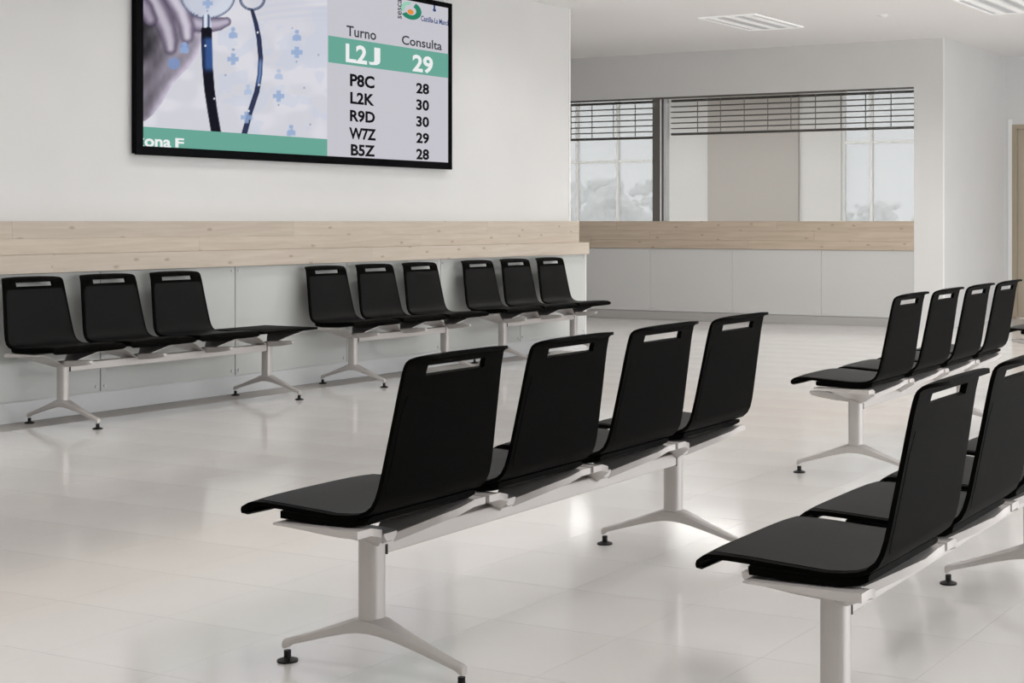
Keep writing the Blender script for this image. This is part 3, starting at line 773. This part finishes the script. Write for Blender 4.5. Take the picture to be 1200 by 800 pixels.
pf = [(j * (GY + 1) + i, j * (GY + 1) + i + 1, (j + 1) * (GY + 1) + i + 1, (j + 1) * (GY + 1) + i) for j in range(GZ) for i in range(GY)]
pm = mesh_from('picture', pv, pf)
ca = pm.color_attributes.new('print', 'FLOAT_COLOR', 'POINT')
buf = []
for c_ in pc: buf += [c_[0], c_[1], c_[2], 1.0]
ca.data.foreach_set('color', buf)
mp_ = emit('picture print', (1, 1, 1)); at = N(mp_, 'ShaderNodeAttribute'); at.attribute_name = 'print'; L(mp_, at.outputs['Color'], bsdf(mp_).inputs['Emission Color'])
pm.materials.append(mp_); mobj('picture', pm, None, scr)
rect('footer_band', s_y0, ysp, s_z0, gz0, SX, teal, scr)
# lettering
font = bpy.data.fonts.load('<builtin>') if '<builtin>' in bpy.data.fonts else None
def text_mesh(txt, bold=0.0):
    cu = bpy.data.curves.new('letters', 'FONT'); cu.body = txt; cu.size = 1; cu.resolution_u = 3; cu.offset = bold; cu.extrude = 0
    ob = bpy.data.objects.new('letters', cu); COL.objects.link(ob); bpy.context.view_layer.update()
    me = bpy.data.meshes.new_from_object(ob.evaluated_get(bpy.context.evaluated_depsgraph_get()))
    bpy.data.objects.remove(ob); bpy.data.curves.remove(cu)
    return me
def letter(name, txt, xl, xr, ytl, ybl, mat, bold=.012, up=False, full=False):
    # fit between photograph columns xl..xr, cap top ytl and baseline ybl given at the left end
    me = text_mesh(txt, bold)
    xs = [v.co.x for v in me.vertices]; ys = [v.co.y for v in me.vertices]
    x0, x1, y0, y1 = min(xs), max(xs), min(ys), max(ys)
    if up:     # reads bottom to top
        Y0 = on_x(xl, 20, SX)[0]; Y1 = on_x(xr, 20, SX)[0]; Z1 = on_x(xl, ytl, SX)[1]; Z0 = on_x(xl, ybl, SX)[1]
        for v in me.vertices:
            a = (v.co.x - x0) / (x1 - x0); b = (v.co.y - y0) / (y1 - y0)
            v.co = (SX + .0012 - px0, Y1 - b * (Y1 - Y0) - py0, Z0 + a * (Z1 - Z0) - pz0)
            v.co.y = Y1 - b * (Y1 - Y0) - py0
    else:
        Y0, Z1 = on_x(xl, ytl, SX); Y1 = on_x(xr, ytl, SX)[0]; Z0 = on_x(xl, ybl, SX)[1]
        yb = 0 if y0 < 0 and not full else y0
        for v in me.vertices:
            a = (v.co.x - x0) / (x1 - x0); b = (v.co.y - yb) / (y1 - yb)
            v.co = (SX + .0012 - px0, Y0 + a * (Y1 - Y0) - py0, Z0 + b * (Z1 - Z0) - pz0)
    me.update(); me.materials.clear(); me.materials.append(mat)
    return mobj(name, me, None, scr)
letter('lettering', 'Turno', 406, 440.7, 29.5, 41.5, grey, .016)
letter('lettering', 'Consulta', 470.7, 517.7, 41, 51.5, grey, .016)
letter('lettering', 'L2', 405, 430.0, 50.5, 71.6, white, .03)
letter('lettering', 'J', 432.0, 445.5, 54.6, 75.6, white, .03, full=True)
letter('lettering', '29', 483.3, 507.3, 63.3, 82.5, white, .03)
for txt, t, b, xa, xb in (('P8C', 86, 100, 410, 438.7), ('L2K', 107.3, 120.7, 410.3, 438.5), ('R9D', 128.3, 141.3, 410, 439.3), ('W7Z', 149, 162, 409, 440.5), ('B5Z', 168.7, 181.5, 411, 439.3)):
    letter('lettering', txt, xa, xb, t, b, ink, .034)
for txt, t, b in (('28', 96.7, 108.6), ('30', 116, 128), ('30', 135.7, 147.5), ('29', 155, 166.8), ('28', 174, 186)):
    letter('lettering', txt, 487.7, 502.7, t, b, ink, .034)
letter('lettering', 'ona', 169.2, 200.3, 161.9, 171.2, white, .03)
letter('lettering', 'F', 205.3, 215.5, 161.6, 172.2, white, .03)
yy0 = on_x(166.9, 170, SX)[0]
for zc_ in (161.6, 169.9): z_ = on_x(167, zc_, SX)[1]; rect('letter_fragment', s_y0, yy0 + .014, z_ - .012, z_, SX + .001, white, scr)
letter('lettering', 'sesca', 466, 470.6, -1.5, 21.5, grey, .012, up=True)
letter('lettering', 'Castilla-La Manch', 493.2, 526.3, 18.0, 24.2, navy, .02)
# round emblem: green ring open to the upper left around an orange drop; small crest
def ringmesh(cx_, cy_, r0, r1, a0, a1, mat, name, sx=1, x=.0012):
    yc, zc_ = on_x(cx_, cy_, SX); k = 1 / (F_PX / (SX * DX + yc * DY)); vs = []; fs = []; n = 28
    for i in range(n + 1):
        a = a0 + (a1 - a0) * i / n
        for r_ in (r0, r1): vs.append((SX + x - px0, yc + r_ * k * 1.9 * sx * math.cos(a) - py0, zc_ + r_ * k * math.sin(a) - pz0))
    for i in range(n): fs.append((2 * i, 2 * i + 1, 2 * i + 3, 2 * i + 2))
    mobj(name, mesh_from(name, vs, fs, mat), None, scr)
gr = emit('emblem green', srgb(40, 130, 100)); orr = emit('emblem orange', srgb(226, 140, 50)); pale = emit('emblem pale', srgb(150, 205, 180))
ringmesh(481.5, 12.5, 5.2, 10.5, -2.6, 1.1, gr, 'emblem_ring')
ringmesh(480.5, 11.5, 5.6, 9.2, 1.5, 3.5, pale, 'emblem_ring')
ringmesh(481, 14, 0.1, 3.0, 0, 6.283, orr, 'emblem_core')
ringmesh(509, 12, 0.1, 1.7, 0, 6.283, navy, 'crest')
yc, zc_ = on_x(509, 8, SX); rect('crest', yc - .012, yc + .012, zc_ - .03, zc_ + .03, SX + .001, navy, scr)
